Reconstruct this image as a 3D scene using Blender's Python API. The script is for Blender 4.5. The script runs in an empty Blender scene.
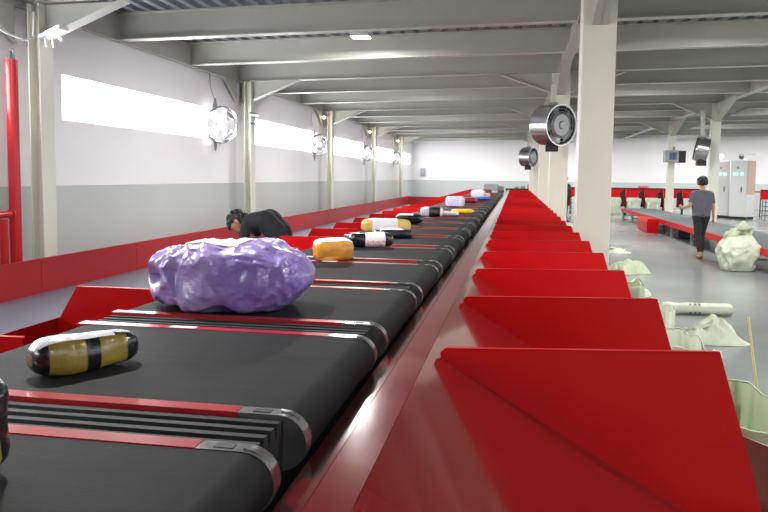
import bpy, bmesh, math, random
import numpy as np
from mathutils import Vector, Matrix, noise

random.seed(7)
sc = bpy.context.scene
COL = sc.collection

# ------------------------------------------------------------------ camera
F_PX, CAM_H = 730.0, 1.70
YAW, PITCH, ROLL = 0.17619, 0.07597, -0.012
cam_d = bpy.data.cameras.new('camera')
cam = bpy.data.objects.new('camera', cam_d)
COL.objects.link(cam)
cam_d.sensor_width = 36.0
cam_d.lens = F_PX / 768.0 * 36.0
cam_d.shift_y = -24.0 / 768.0                   # the frame is a crop a little below the lens axis
cam_d.clip_start = 0.05
cam_d.clip_end = 300
_f = Vector((-math.sin(YAW) * math.cos(PITCH), math.cos(YAW) * math.cos(PITCH), -math.sin(PITCH)))
_r0 = Vector((math.cos(YAW), math.sin(YAW), 0))
_d0 = _f.cross(_r0)
_r = math.cos(ROLL) * _r0 + math.sin(ROLL) * _d0
_d = -math.sin(ROLL) * _r0 + math.cos(ROLL) * _d0
cam.matrix_world = Matrix(((_r.x, -_d.x, -_f.x, 0), (_r.y, -_d.y, -_f.y, 0), (_r.z, -_d.z, -_f.z, CAM_H), (0, 0, 0, 1)))
sc.camera = cam

# ------------------------------------------------------------------ world, exposure
world = bpy.data.worlds.new('world')
sc.world = world
world.use_nodes = True
world.node_tree.nodes['Background'].inputs[0].default_value = (0.93, 0.96, 1.0, 1)
world.node_tree.nodes['Background'].inputs[1].default_value = 1.6
sc.view_settings.view_transform = 'Standard'
sc.view_settings.look = 'None'
sc.view_settings.exposure = 0.85
sc.view_settings.gamma = 1.0
sc.view_settings.use_curve_mapping = False
WINDOW_GLOW = 9.0
LAMP_WATTS = 120.0
LAMP_GLOW = 30.0


# ------------------------------------------------------------------ materials
def lin(c):
    return tuple(((v / 255.0) / 12.92 if v / 255.0 <= 0.04045 else ((v / 255.0 + 0.055) / 1.055) ** 2.4) for v in c)


def mat(name, rgb, rough=0.5, metal=0.0, var=0.0, vscale=4.0, bump=0.0, bscale=60.0, coat=0.0, emit=None,
        estr=0.0, stretch=(1, 1, 1), rgb2=None, rvar=0.0, spec=0.5, coat_rough=0.06):
    m = bpy.data.materials.new(name)
    m.use_nodes = True
    nt = m.node_tree
    b = nt.nodes['Principled BSDF']
    c = lin(rgb)
    b.inputs['Base Color'].default_value = (*c, 1)
    b.inputs['Roughness'].default_value = rough
    b.inputs['Metallic'].default_value = metal
    b.inputs['Specular IOR Level'].default_value = spec
    if coat:
        b.inputs['Coat Weight'].default_value = coat
        b.inputs['Coat Roughness'].default_value = coat_rough
    if emit:
        b.inputs['Emission Color'].default_value = (*lin(emit), 1)
        b.inputs['Emission Strength'].default_value = estr
    if var or bump or rvar:
        tc = nt.nodes.new('ShaderNodeTexCoord')
        mp = nt.nodes.new('ShaderNodeMapping')
        mp.inputs['Scale'].default_value = stretch
        nt.links.new(tc.outputs['Object'], mp.inputs[0])
    if var or rvar:
        n = nt.nodes.new('ShaderNodeTexNoise')
        n.inputs['Scale'].default_value = vscale
        n.inputs['Detail'].default_value = 5
        nt.links.new(mp.outputs[0], n.inputs['Vector'])
        if var:
            rp = nt.nodes.new('ShaderNodeValToRGB')
            c2 = lin(rgb2) if rgb2 else tuple(x * (1 - var) for x in c)
            rp.color_ramp.elements[0].position = 0.3
            rp.color_ramp.elements[1].position = 0.7
            rp.color_ramp.elements[0].color = (*c2, 1)
            rp.color_ramp.elements[1].color = (*c, 1)
            nt.links.new(n.outputs['Fac'], rp.inputs[0])
            nt.links.new(rp.outputs[0], b.inputs['Base Color'])
        if rvar:
            mr = nt.nodes.new('ShaderNodeMapRange')
            mr.inputs[3].default_value = max(0.02, rough - rvar)
            mr.inputs[4].default_value = rough + rvar
            nt.links.new(n.outputs['Fac'], mr.inputs[0])
            nt.links.new(mr.outputs[0], b.inputs['Roughness'])
    if bump:
        n2 = nt.nodes.new('ShaderNodeTexNoise')
        n2.inputs['Scale'].default_value = bscale
        n2.inputs['Detail'].default_value = 4
        nt.links.new(mp.outputs[0], n2.inputs['Vector'])
        bp = nt.nodes.new('ShaderNodeBump')
        bp.inputs['Strength'].default_value = bump
        bp.inputs['Distance'].default_value = 0.02
        nt.links.new(n2.outputs['Fac'], bp.inputs['Height'])
        nt.links.new(bp.outputs[0], b.inputs['Normal'])
    return m


M = {}
M['wall'] = mat('white_wall_paint', (242, 239, 241), 0.6, var=0.03, vscale=1.2)
M['dado'] = mat('grey_dado_paint', (196, 200, 199), 0.35, var=0.05, vscale=0.8, rvar=0.1)
M['floor'] = mat('grey_epoxy_floor', (146, 154, 153), 0.24, var=0.16, vscale=0.55, bump=0.015, bscale=5, rvar=0.1)
M['floor_left'] = mat('blue_grey_floor', (104, 112, 125), 0.4, var=0.06, vscale=.7, rvar=0.05)
M['column'] = mat('pale_green_column_paint', (226, 224, 210), 0.38, var=0.05, vscale=2.5, stretch=(1, 1, .3))
M['beam'] = mat('grey_beam_paint', (190, 190, 181), 0.4, var=0.06, vscale=2.0)
M['deck'] = mat('galvanised_deck', (150, 156, 164), 0.38, metal=0.55, var=0.12, vscale=6)
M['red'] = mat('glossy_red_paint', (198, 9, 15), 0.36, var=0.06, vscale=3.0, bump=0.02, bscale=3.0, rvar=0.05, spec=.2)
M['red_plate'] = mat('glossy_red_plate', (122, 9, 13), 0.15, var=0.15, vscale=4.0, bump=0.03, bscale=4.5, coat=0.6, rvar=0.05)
M['red_far'] = mat('red_guard_paint', (176, 30, 37), 0.38, var=0.14, vscale=1.4, rvar=0.08)
M['red_pipe'] = mat('red_pipe_paint', (196, 28, 38), 0.28, var=0.1)
M['red_strip'] = mat('worn_red_strip', (190, 40, 48), 0.3, var=0.35, vscale=9.0, stretch=(.5, 3, 3), rgb2=(150, 30, 38), coat=0.4)
M['belt'] = mat('black_rubber_belt', (36, 36, 38), 0.7, var=0.3, vscale=7.0, stretch=(.35, 2.0, 1), bump=0.12, bscale=140, rgb2=(27, 27, 30), spec=.16)
M['bellows'] = mat('black_bellows', (34, 35, 38), 0.62, var=0.2, spec=.3)
M['dark'] = mat('dark_steel', (28, 28, 30), 0.55)
M['chrome'] = mat('polished_steel', (205, 205, 205), 0.22, metal=0.95, var=0.2, vscale=30, rvar=0.1)
M['steel'] = mat('grey_steel', (150, 152, 154), 0.35, metal=0.7)
M['white_plastic'] = mat('white_plastic', (236, 236, 236), 0.4)
M['paper'] = mat('white_paper_label', (232, 231, 236), 0.5, var=0.06, vscale=40)
M['black_wrap'] = mat('black_wrap', (22, 22, 25), 0.25, coat=0.5, bump=0.5, bscale=14)
M['bag'] = mat('woven_bag', (216, 222, 202), 0.55, var=0.12, vscale=9, bump=0.1, bscale=160, rgb2=(196, 204, 184))
M['bag_green'] = mat('woven_bag_green', (190, 202, 170), 0.55, var=0.15, vscale=7, bump=0.1, bscale=160)
M['conveyor_grey'] = mat('grey_conveyor_belt', (112, 118, 122), 0.5, var=0.1, vscale=2)
M['cabinet'] = mat('cabinet_paint', (226, 227, 226), 0.35)
M['beige'] = mat('beige_panel', (205, 172, 152), 0.5, var=0.05)
M['skin'] = mat('skin', (190, 140, 112), 0.5)
M['hair'] = mat('black_hair', (22, 20, 20), 0.5, bump=0.8, bscale=45)
M['shirt_black'] = mat('black_cotton', (24, 25, 30), 0.8, bump=0.3, bscale=9)
M['shirt_grey'] = mat('slate_cotton', (98, 96, 110), 0.8, bump=0.3, bscale=9, var=.1)
M['trousers'] = mat('black_trousers', (26, 27, 31), 0.75, bump=0.3, bscale=9)
M['sandal'] = mat('tan_sandal', (176, 142, 70), 0.6)
M['wood'] = mat('pale_bamboo', (216, 200, 140), 0.5, var=.1, vscale=20)
M['glow'] = mat('lamp_diffuser', (255, 255, 255), 0.4, emit=(255, 252, 244), estr=LAMP_GLOW)
M['warm_glow'] = mat('warm_bulb', (255, 240, 220), 0.4, emit=(255, 222, 180), estr=14)
M['screen_cyan'] = mat('cyan_display', (170, 230, 220), 0.3, emit=(180, 245, 232), estr=.45)
M['screen_blue'] = mat('blue_grey_screen', (84, 92, 116), 0.2)
M['eye'] = mat('dark_eye', (18, 14, 12), 0.2)
M['lips'] = mat('lips', (150, 92, 82), 0.5)

# daylight panes: frosted sheets lit from outside
M['pane'] = mat('bright_window_pane', (255, 255, 255), 0.4, emit=(250, 252, 255), estr=WINDOW_GLOW)


# ------------------------------------------------------------------ mesh helpers
class MB:
    def __init__(s):
        s.v, s.f = [], []

    def add(s, verts, faces):
        o = len(s.v)
        s.v += [tuple(p) for p in verts]
        s.f += [tuple(i + o for i in fc) for fc in faces]
        return s

    def box(s, x0, x1, y0, y1, z0, z1):
        return s.add([(x0, y0, z0), (x1, y0, z0), (x1, y1, z0), (x0, y1, z0), (x0, y0, z1), (x1, y0, z1), (x1, y1, z1), (x0, y1, z1)],
                     [(3, 2, 1, 0), (4, 5, 6, 7), (0, 1, 5, 4), (1, 2, 6, 5), (2, 3, 7, 6), (3, 0, 4, 7)])

    def prism(s, pts, off):
        """flat polygon pts swept by vector off"""
        n = len(pts)
        off = Vector(off)
        a = [Vector(p) for p in pts]
        vs = a + [p + off for p in a]
        fs = [tuple(range(n - 1, -1, -1)), tuple(range(n, 2 * n))]
        for i in range(n):
            j = (i + 1) % n
            fs.append((i, j, j + n, i + n))
        return s.add(vs, fs)

    def tube(s, pts, r, n=10, cap=True):
        pts = [Vector(p) for p in pts]
        rr = r if isinstance(r, (list, tuple)) else [r] * len(pts)
        rings = []
        up = None
        for i, p in enumerate(pts):
            if i == 0:
                t = pts[1] - p
            elif i == len(pts) - 1:
                t = p - pts[i - 1]
            else:
                t = (pts[i + 1] - p).normalized() + (p - pts[i - 1]).normalized()
            t.normalize()
            if up is None:
                up = Vector((0, 0, 1)) if abs(t.z) < .9 else Vector((1, 0, 0))
            a = t.cross(up).normalized()
            b = t.cross(a).normalized()
            up = -b if False else up
            rings.append([p + rr[i] * (math.cos(2 * math.pi * k / n) * a + math.sin(2 * math.pi * k / n) * b) for k in range(n)])
        vs = [q for rg in rings for q in rg]
        fs = []
        for i in range(len(pts) - 1):
            for k in range(n):
                k2 = (k + 1) % n
                fs.append((i * n + k, (i + 1) * n + k, (i + 1) * n + k2, i * n + k2))
        if cap:
            fs.append(tuple(range(n)))
            fs.append(tuple((len(pts) - 1) * n + k for k in range(n - 1, -1, -1)))
        return s.add(vs, fs)

    def grid(s, fn, nu, nv, wrap_u=False, wrap_v=False):
        vs = [fn(i / (nu if wrap_u else nu - 1), j / (nv if wrap_v else nv - 1)) for i in range(nu) for j in range(nv)]
        fs = []
        for i in range(nu if wrap_u else nu - 1):
            for j in range(nv if wrap_v else nv - 1):
                i2, j2 = (i + 1) % nu, (j + 1) % nv
                fs.append((i * nv + j, i2 * nv + j, i2 * nv + j2, i * nv + j2))
        return s.add(vs, fs)

    def build(s, name, m, parent=None, smooth=False, bevel=0.0, seg=2):
        me = bpy.data.meshes.new(name)
        me.from_pydata([tuple(p) for p in s.v], [], s.f)
        bm = bmesh.new()
        bm.from_mesh(me)
        bmesh.ops.recalc_face_normals(bm, faces=bm.faces)
        if bevel:
            bmesh.ops.bevel(bm, geom=list(bm.edges), offset=bevel, segments=seg, profile=.5, affect='EDGES', clamp_overlap=True)
        bm.to_mesh(me)
        bm.free()
        me.materials.append(m)
        if smooth:
            for p in me.polygons:
                p.use_smooth = True
            try:
                me.set_sharp_from_angle(angle=math.radians(smooth if smooth is not True else 40))
            except Exception:
                pass
        o = bpy.data.objects.new(name, me)
        COL.objects.link(o)
        if parent:
            o.parent = parent
        return o


def tag(o, label=None, cat=None, group=None, kind=None):
    if label: o['label'] = label
    if cat: o['category'] = cat
    if group: o['group'] = group
    if kind: o['kind'] = kind
    return o


def empty(name, loc, rz=0.0, label=None, cat=None, group=None, kind=None):
    o = bpy.data.objects.new(name, None)
    o.empty_display_size = .1
    COL.objects.link(o)
    o.location = loc
    o.rotation_euler = (0, 0, rz)
    return tag(o, label, cat, group, kind)


def copy_tree(o, parent=None):
    c = o.copy()
    COL.objects.link(c)
    if parent:
        c.parent = parent
        c.matrix_parent_inverse = o.matrix_parent_inverse.copy()
    for ch in list(o.children):
        copy_tree(ch, c)
    return c


ORD = ['first', 'second', 'third', 'fourth', 'fifth', 'sixth', 'seventh', 'eighth', 'ninth', 'tenth', 'eleventh', 'twelfth',
       'thirteenth', 'fourteenth', 'fifteenth']

# ------------------------------------------------------------------ the hall
XW, XE, YS, YN = -6.5, 20.0, -9.0, 46.5
FR = [1.1, 8.8, 16.5, 24.2, 32.0, 39.8]          # frame lines
ZW = 4.7


def beam_z(x):                                   # underside of the roof beams
    return 3.87 + 0.018 * (x + 6.4)


DECK = 0.44

fl = MB().box(XW, XE, YS, YN, -0.2, 0.0).build('floor', M['floor'])
tag(fl, kind='structure')
fl2 = MB().box(XW, -2.9, YS, YN, 0.0, 0.15).build('floor_left', M['floor_left'])
tag(fl2, kind='structure')

# left wall with real window openings
WZ0, WZ1 = 2.46, 3.12
DADO = 1.51
wins = []
for i in range(-1, len(FR)):
    a = FR[i] if i >= 0 else FR[0] - 7.7
    b = FR[i + 1] if i + 1 < len(FR) else YN
    wins.append((a + 0.92, b - 0.62 if b < YN else b - 1.2))
wl = MB()
prev = YS
wl.box(XW - .25, XW, YS, YN, DADO, WZ0)
wl.box(XW - .25, XW, YS, YN, WZ1, ZW)
for a, b in wins:
    wl.box(XW - .25, XW, prev, a, WZ0, WZ1)
    prev = b
wl.box(XW - .25, XW, prev, YN, WZ0, WZ1)
wall_left = tag(MB().build('wall_left', M['wall']) if False else wl.build('wall_left', M['wall']), kind='structure')
tag(MB().box(XW - .25, XW + .004, YS, YN, 0, DADO).build('wall_left_dado', M['dado'], wall_left))
for n, (a, b) in enumerate(wins):
    w = empty('window_%d' % (n + 1), (XW - .1, a, WZ0), kind='structure')
    L, h = b - a, WZ1 - WZ0
    k = 3
    for j in range(k):
        y0, y1 = L * j / k, L * (j + 1) / k
        MB().box(-.012, .012, y0 + .02, y1 - .02, .025, h - .025).build('pane', M['pane'], w)
    for j in range(1, k):
        MB().box(-.03, .03, L * j / k - .02, L * j / k + .02, 0.025, h - .025).build('mullion', M['white_plastic'], w)
    MB().box(-.04, .04, 0, L, 0, .025).build('sill', M['white_plastic'], w)
    MB().box(-.04, .04, 0, L, h - .025, h).build('head', M['white_plastic'], w)

# far wall
wf = tag(MB().box(XW - .25, XE + .25, YN, YN + .25, DADO, ZW + .3).build('wall_far', M['wall']), kind='structure')
MB().box(XW - .25, XE + .25, YN - .004, YN + .25, 0, DADO).build('wall_far_dado', M['dado'], wf)
# right wall with a long row of open bays, rear wall with loading doors (both behind the view)
wr = MB().box(XE, XE + .25, YS, YN, 0, 1.0).box(XE, XE + .25, YS, YN, 3.6, ZW + .4)
for y in [YS] + FR + [YN - .6]:
    wr.box(XE, XE + .25, y - .0, y + .6, 1.0, 3.6)
tag(wr.build('wall_right', M['wall']), kind='structure')
wb = MB().box(XW, XE, YS - .25, YS, 3.4, ZW + .4)
for a, b in ((XW, 9.0), (13.0, XE)):
    wb.box(a, b, YS - .25, YS, 0, 3.4)
tag(wb.build('wall_rear', M['wall']), kind='structure')
# the yard outside the loading doors and open bays
tag(MB().box(XE + .25, 60, -50, 90, -.3, -.02).box(-40, XE + .25, -50, YS - .25, -.3, -.02).build('ground', mat('yard_concrete', (170, 168, 162), .8, var=.1)), kind='structure')

# corrugated roof deck
dk = MB()
pitch = 0.26
x = XW - .2
prof = []
while x < XE + .3:
    z = beam_z(x) + DECK
    prof += [(x, z), (x + .10, z), (x + .13, z + .075), (x + .23, z + .075)]
    x += pitch
vs, fs = [], []
for (px, pz) in prof:
    vs += [(px, YS, pz), (px, YN, pz)]
for i in range(len(prof) - 1):
    fs.append((2 * i, 2 * i + 1, 2 * i + 3, 2 * i + 2))
dk.add(vs, fs)
ceil_o = tag(dk.build('ceiling', M['deck']), kind='structure')
tag(MB().box(XW - .3, XE + .3, YS, YN, beam_z(XE) + DECK + .12, beam_z(XE) + DECK + .2).build('ceiling_slab', M['deck'], ceil_o))


def i_beam_x(y, depth, fw, x0=XW + .05, x1=XE - .05, lift=0.0):
    """rolled steel section running across the hall, following the roof fall"""
    b = MB()
    for (dy, za, zb) in ((fw, lift, lift + .018), (.012, lift + .018, depth - .018), (fw, depth - .018, depth)):
        p = [(x0, y - dy / 2, beam_z(x0) + za), (x1, y - dy / 2, beam_z(x1) + za), (x1, y - dy / 2, beam_z(x1) + zb), (x0, y - dy / 2, beam_z(x0) + zb)]
        b.prism(p, (0, dy, 0))
    return b


for i, y in enumerate(FR):
    o = i_beam_x(y, DECK - .002, .20, lift=.06 if i == 1 else 0.0).build('frame_beam', M['beam'])
    tag(o, kind='structure')
    for j in range(1, 3):                        # two lighter beams in each bay
        nxt = FR[i + 1] if i + 1 < len(FR) else YN + 1
        yy = y + (nxt - y) * (j / 3.0) - (.12 if j == 1 else .02)
        tag(i_beam_x(yy, DECK - .002, .20).build('roof_beam', M['beam']), kind='structure')


def haunch_plate(pts, off, fl_a, fl_b, fw_vec, name, parent, m):
    """triangular gusset with a flange along its sloping edge"""
    h = MB().prism(pts, off).build(name, m, parent)
    a, b = Vector(fl_a), Vector(fl_b)
    fwv = Vector(fw_vec)
    n = (b - a).cross(fwv).normalized() * .014
    MB().prism([a - fwv, b - fwv, b + fwv, a + fwv], n).build('flange', m, h)
    return h


# left wall columns (open steel sections) with eave beam and gussets
for i, y in enumerate(FR):
    c = MB()
    c.box(-6.12, -6.095, y - .14, y + .14, 0.15, beam_z(-6.1))
    c.box(-6.27, -6.25, y - .14, y + .14, 0.15, beam_z(-6.4))
    c.box(-6.25, -6.12, y - .008, y + .008, 0.15, beam_z(-6.4))
    co = tag(c.build('column', M['column']), kind='structure')
    zc = 3.44
    haunch_plate([(-6.09, y - .006, zc), (-6.09, y - .006, beam_z(-6.0)), (-4.95, y - .006, beam_z(-5)), ], (0, .012, 0),
                 (-6.09, y, zc), (-4.95, y, beam_z(-4.95)), (0, .11, 0), 'gusset', co, M['beam'])
    for s in (-1, 1):
        haunch_plate([(-6.44, y + s * .17, 3.36), (-6.44, y + s * .17, 3.86), (-6.44, y + s * .95, 3.86)], (.012, 0, 0),
                     (-6.43, y + s * .17, 3.36), (-6.43, y + s * .95, 3.86), (.03, 0, 0), 'wall_gusset', co, M['beam'])
eb = MB()
eb.box(-6.47, -6.46, YS, YN, 3.86, 4.29).box(-6.49, -6.40, YS, YN, 3.85, 3.865)
tag(eb.build('eave_beam', M['beam']), kind='structure')

# middle row columns (boxed) and second row, long beams with haunches
CW = .195
for row, (cx, ys) in enumerate(((0.935, [9.22, 16.6, 24.0, 32.2, 39.4]), (6.27, [24.2, 32.0]))):
    zb = beam_z(cx)
    lb = MB().box(cx - .10, cx + .10, YS, YN, zb - .02, zb).box(cx - .006, cx + .006, YS, YN, zb, zb + .40)
    tag(lb.build('long_beam', M['beam']), kind='structure')
    for i, y in enumerate(ys):
        xx = cx
        if row == 1:
            xx = 6.06 if i == 0 else 6.34
            CW = .135
        c = MB()
        c.box(xx - CW, xx + CW, y - CW, y + CW, 0, zb - .02)
        co = tag(c.build('column', M['column'], bevel=.012, seg=2), kind='structure')
        MB().box(xx - CW - .05, xx + CW + .05, y - CW - .05, y + CW + .05, 0, .02).build('base_plate', M['column'], co)
        if y > 10:
            for s in (-1, 1):
                haunch_plate([(xx + s * CW, y - .006, 3.58), (xx + s * CW, y - .006, zb), (xx + s * 1.35, y - .006, zb)], (0, .012, 0),
                             (xx + s * CW, y, 3.58), (xx + s * 1.35, y, zb), (0, .09, 0), 'gusset', co, M['beam'])
        for s in (-1, 1):
            haunch_plate([(xx - .006, y + s * CW, 3.5), (xx - .006, y + s * CW, zb - .02), (xx - .006, y + s * 2.0, zb - .02)], (.012, 0, 0),
                         (xx, y + s * CW, 3.5), (xx, y + s * 2.0, zb - .02), (.09, 0, 0), 'haunch', co, M['beam'])

# ceiling lamps: one real fitting, the others added out of sight to brighten the hall
lamp_xy = []
for lx in (-2.72, 3.7, 10.0, 16.0):
    for ly in (-3.6, 4.05, 11.75, 19.45, 27.15, 35.05, 42.7):
        if lx < 0 and ly < 0:
            continue
        lamp_xy.append((lx, 12.72 if (lx < 0 and ly == 11.75) else ly))


def make_lamp():
    r = empty('ceiling_lamp', (0, 0, 0))
    MB().box(-.17, .17, -.13, .13, 0.0, .06).build('housing', M['white_plastic'], r, bevel=.01)
    MB().box(-.15, .15, -.11, .11, -.012, 0).build('diffuser', M['glow'], r)
    for s in (-1, 1):
        MB().tube([(s * .12, 0, .05), (s * .12, 0, .26)], .006, 6).build('hanger', M['steel'], r)
    return r


lamp0 = make_lamp()
for i, (lx, ly) in enumerate(lamp_xy):
    o = lamp0 if i == 0 else copy_tree(lamp0)
    z = beam_z(lx) + DECK - .25
    o.location = (lx, ly, z)
    vis = (lx, ly) == (-2.72, 12.72)
    tag(o, 'bright white ceiling lamp hung between the two nearest roof beams' if vis else 'added white ceiling lamp lighting the hall, hidden up between the roof beams',
        'lamp', 'ceiling lamps between the roof beams')
    ld = bpy.data.lights.new('lamp_light', 'AREA')
    ld.shape = 'RECTANGLE'
    ld.size, ld.size_y = .30, .22
    ld.energy = LAMP_WATTS
    ld.color = (1.0, .985, .95)
    lo = bpy.data.objects.new('lamp_light', ld)
    COL.objects.link(lo)
    lo.location = (lx, ly, z - .02)

# ------------------------------------------------------------------ left guard wall, pipes, fittings
gx = -5.98
g = empty('guard_wall', (gx, 0, .15), label='long low red metal guard running along the left wall', cat='guard')
y = 1.2
k = 0
while y < 41:
    L = 2.4
    MB().box(-.02, .02, y + .004, y + L - .004, 0, .43).build('guard_panel', M['red_far'], g)
    y += L
MB().box(-.026, .026, 1.2, y, .43, .445).build('top_rail', M['red_far'], g)
ge = tag(MB().box(gx + .03, -2.6, 41.2, 41.24, .15, .58).build('end_guard', M['red_far']), 'low red metal guard closing the far end of the left aisle', 'guard')

rp = empty('fire_pipe', (-6.24, 8.30, .15), label='thick red vertical fire pipe beside the nearest left wall column', cat='pipe')
MB().tube([(0, 0, 0), (0, 0, 2.95)], .072, 18).build('riser', M['red_pipe'], rp, smooth=True)
MB().tube([(0, 0, 2.93), (0, 0, 3.0), (0, 0, 3.06)], [.05, .04, .02], 12).build('end_cap', M['steel'], rp, smooth=True)
MB().tube([(0, -.02, 1.02), (0, -.45, 1.02)], .045, 12).build('branch', M['red_pipe'], rp, smooth=True)
MB().tube([(0, -.06, 1.02), (0, -.09, 1.02)], .065, 12).build('flange', M['red_pipe'], rp, smooth=True)
rp2 = empty('drain_pipe', (-6.24, 8.08, .15), label='thin red pipe dropping from the branch of the fire pipe', cat='pipe')
MB().tube([(0, 0, 0), (0, 0, .965)], .05, 14).build('riser', M['red_pipe'], rp2, smooth=True)
rp3 = tag(MB().tube([(-6.2, 7.78, .15), (-6.2, 7.78, 1.5)], .06, 14).build('red_pipe', M['red_pipe'], smooth=True),
          'red pipe cut by the left edge of the picture', 'pipe')

fl_o = empty('flood_lamp', (-5.86, 8.63, 3.42), label='white flood lamp under the gusset of the nearest left column', cat='lamp')
MB().prism([(-.17, -.10, -.02), (.14, -.10, .10), (.14, .10, .10), (-.17, .10, -.02)], (.0, 0, .05)).build('lamp_body', M['white_plastic'], fl_o, bevel=.008)
MB().prism([(-.06, -.104, .018), (.12, -.104, .092), (.12, -.104, .132), (-.06, -.104, .058)], (0, -.004, 0)).build('lit_face', M['glow'], fl_o)
for s in (-.13, -.03):
    MB().tube([(s, 0, 0), (s - .0, 0, -.07), (s + .01, 0, -.12)], .012, 8).build('bracket', M['white_plastic'], fl_o)
MB().tube([(.06, -.03, .02), (.15, -.05, -.05)], .026, 10).build('sensor', M['white_plastic'], fl_o, smooth=True)
cb = tag(MB().tube([(-6.45, 7.6, 3.62), (-6.3, 7.9, 3.50), (-6.2, 8.2, 3.40), (-6.14, 8.45, 3.36), (-6.13, 8.58, 3.42), (-6.13, 8.6, 3.75)], .014, 8).build('cable_conduit', M['white_plastic'], smooth=True),
         'pale cable conduit curving up beside the nearest left column', 'conduit')

# small warm lamps near the tops of the farther left columns
for i, y in enumerate(FR[3:]):
    e = empty('warm_lamp', (-6.3, y - .45, 3.66), label='small warm lamp high by the %s left wall column from the front' % ORD[i + 2], cat='lamp')
    MB().tube([(0, 0, 0), (0, 0, .12)], .05, 10).build('lamp_body', M['steel'], e, smooth=True)
    MB().tube([(0, 0, -.07), (0, 0, 0)], [.03, .06], 12).build('bulb', M['warm_glow'], e, smooth=True)
    MB().tube([(0, 0, .12), (0, 0, .2)], .01, 6).build('stem', M['steel'], e)


# ------------------------------------------------------------------ fans
def drum_fan(name, loc, direction, R, L, label, group=None, hang=0.5):
    """short metal drum with a grille, a motor box below and a hanger above; local axis -> direction"""
    e = empty(name, loc, label=label, cat='fan', group=group)
    d = Vector(direction).normalized()
    a = d.cross(Vector((0, 0, 1))).normalized()
    b = a.cross(d).normalized()

    def P(t, r, th):
        return d * t + a * (r * math.cos(th)) + b * (r * math.sin(th))
    tau = 2 * math.pi
    prof = [(-L / 2, R * .93), (-L / 2 + .03, R * .985), (-L / 2 + .05, R), (L / 2 - .05, R), (L / 2 - .03, R * 1.02), (L / 2, R * 1.02),
            (L / 2, R * .97), (-L / 2 + .02, R * .9)]
    MB().grid(lambda u, v: P(*prof[round(u * (len(prof) - 1))], v * tau), len(prof), 36, False, True).build('drum', M['chrome'], e, smooth=35)
    for q in range(6):                            # grille rings
        rr = R * (.2 + .15 * q)
        MB().grid(lambda u, v: P(L / 2 - .015 + .006 * math.sin(u * tau), rr + .006 * math.cos(u * tau), v * tau), 6, 28, True, True).build('grille_ring', M['steel'], e, smooth=True)
    gs = MB()
    for q in range(10):
        th = q * tau / 10
        gs.tube([P(L / 2 - .012, R * .15, th), P(L / 2 - .012, R * .97, th)], .004, 5)
    gs.build('grille_spokes', M['steel'], e)
    MB().tube([P(L / 2 - .10, 0, 0), P(L / 2 - .03, 0, 0), P(L / 2 + .005, 0, 0), P(L / 2 + .006, 0, 0), P(L / 2 + .03, 0, 0)], [R * .6, R * .6, R * .52, R * .22, R * .16], 26).build('hub', M['steel'], e, smooth=30)
    for q in range(5):
        th0 = q * tau / 5
        MB().grid(lambda u, v: P(L / 2 - .06 - .09 * v + .03 * u, R * (.45 + .44 * u), th0 + (v - .5) * .75), 5, 4).build('blade', M['steel'], e, smooth=True)
    MB().grid(lambda u, v: P(-L / 2 + .03, R * .91 * u + .002, v * tau), 3, 24, False, True).build('back_plate', M['dark'], e)
    zz = -R * 1.0
    MB().box(-.13, .13, -.12, .12, zz - .13, zz + .03).build('motor_box', M['dark'], e, bevel=.01)
    MB().box(-.05, .05, -.07, .07, R * .98, R + hang).build('hanger', M['beam'], e)
    MB().box(-.10, .10, -.09, .09, R * .97, R + .05).build('clamp', M['steel'], e, bevel=.008)
    return e


drum_fan('drum_fan', (.74, 15.75, 2.81), (.66, -.75, -.05), .42, .54, 'shiny steel drum fan behind the nearest middle column', hang=.42)
drum_fan('drum_fan', (.52, 31.3, 2.58), (.85, -.5, -.05), .40, .50, 'small distant drum fan showing left of the middle column row', hang=.65)
drum_fan('drum_fan', (5.58, 23.75, 2.64), (.92, -.12, -.18), .37, .36, 'steel drum fan on the column behind the walking man', hang=.8)


def wall_fan(loc, R, label):
    e = empty('wall_fan', loc, label=label, cat='fan', group='fans along the left wall windows')
    tau = 2 * math.pi
    d = Vector((.82, -.57, -.12)).normalized()
    a = d.cross(Vector((0, 0, 1))).normalized()
    b = a.cross(d).normalized()

    def P(t, r, th):
        return d * t + a * (r * math.cos(th)) + b * (r * math.sin(th))
    prof = [(-.10, R * .8), (-.04, R), (.05, R), (.07, R * .96), (-.02, R * .94), (-.08, R * .78)]
    MB().grid(lambda u, v: P(*prof[min(5, round(u * 5))], v * tau), 6, 30, False, True).build('ring', M['chrome'], e, smooth=35)
    for q in range(4):
        th0 = q * tau / 4
        MB().grid(lambda u, v: P(-.02 + .04 * (v - .5), R * (.12 + .78 * u), th0 + (v - .5) * .8), 4, 4).build('blade', M['white_plastic'], e, smooth=True)
    for q in range(3):
        rr = R * (.3 + .25 * q)
        MB().grid(lambda u, v: P(.07 + .005 * math.sin(u * tau), rr + .005 * math.cos(u * tau), v * tau), 5, 24, True, True).build('grille_ring', M['white_plastic'], e, smooth=True)
    MB().tube([P(-.2, 0, 0), P(.10, 0, 0), P(.20, 0, 0)], [.09, .09, .05], 14).build('motor', M['white_plastic'], e, smooth=35)
    for s in (1, -1):                             # triangular mounting arms above and below
        MB().prism([(-.16, -.10, s * R * .80), (-.16, .14, s * R * .80), (-.16, .02, s * (R + .16))], (.03, 0, 0)).build('bracket', M['steel'], e)
    MB().tube([(-.28, .02, R * .5), (-.15, .02, R * .45)], .02, 8).build('wall_arm', M['steel'], e)
    MB().tube([(-.28, .02, -R * .5), (-.15, .02, -R * .45)], .02, 8).build('wall_arm', M['steel'], e)
    MB().tube([(-.15, .02, R + .1), (-.22, -.05, R + .4), (-.26, 0, R + .75)], .008, 6).build('cable', M['steel'], e)
    return e


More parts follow.
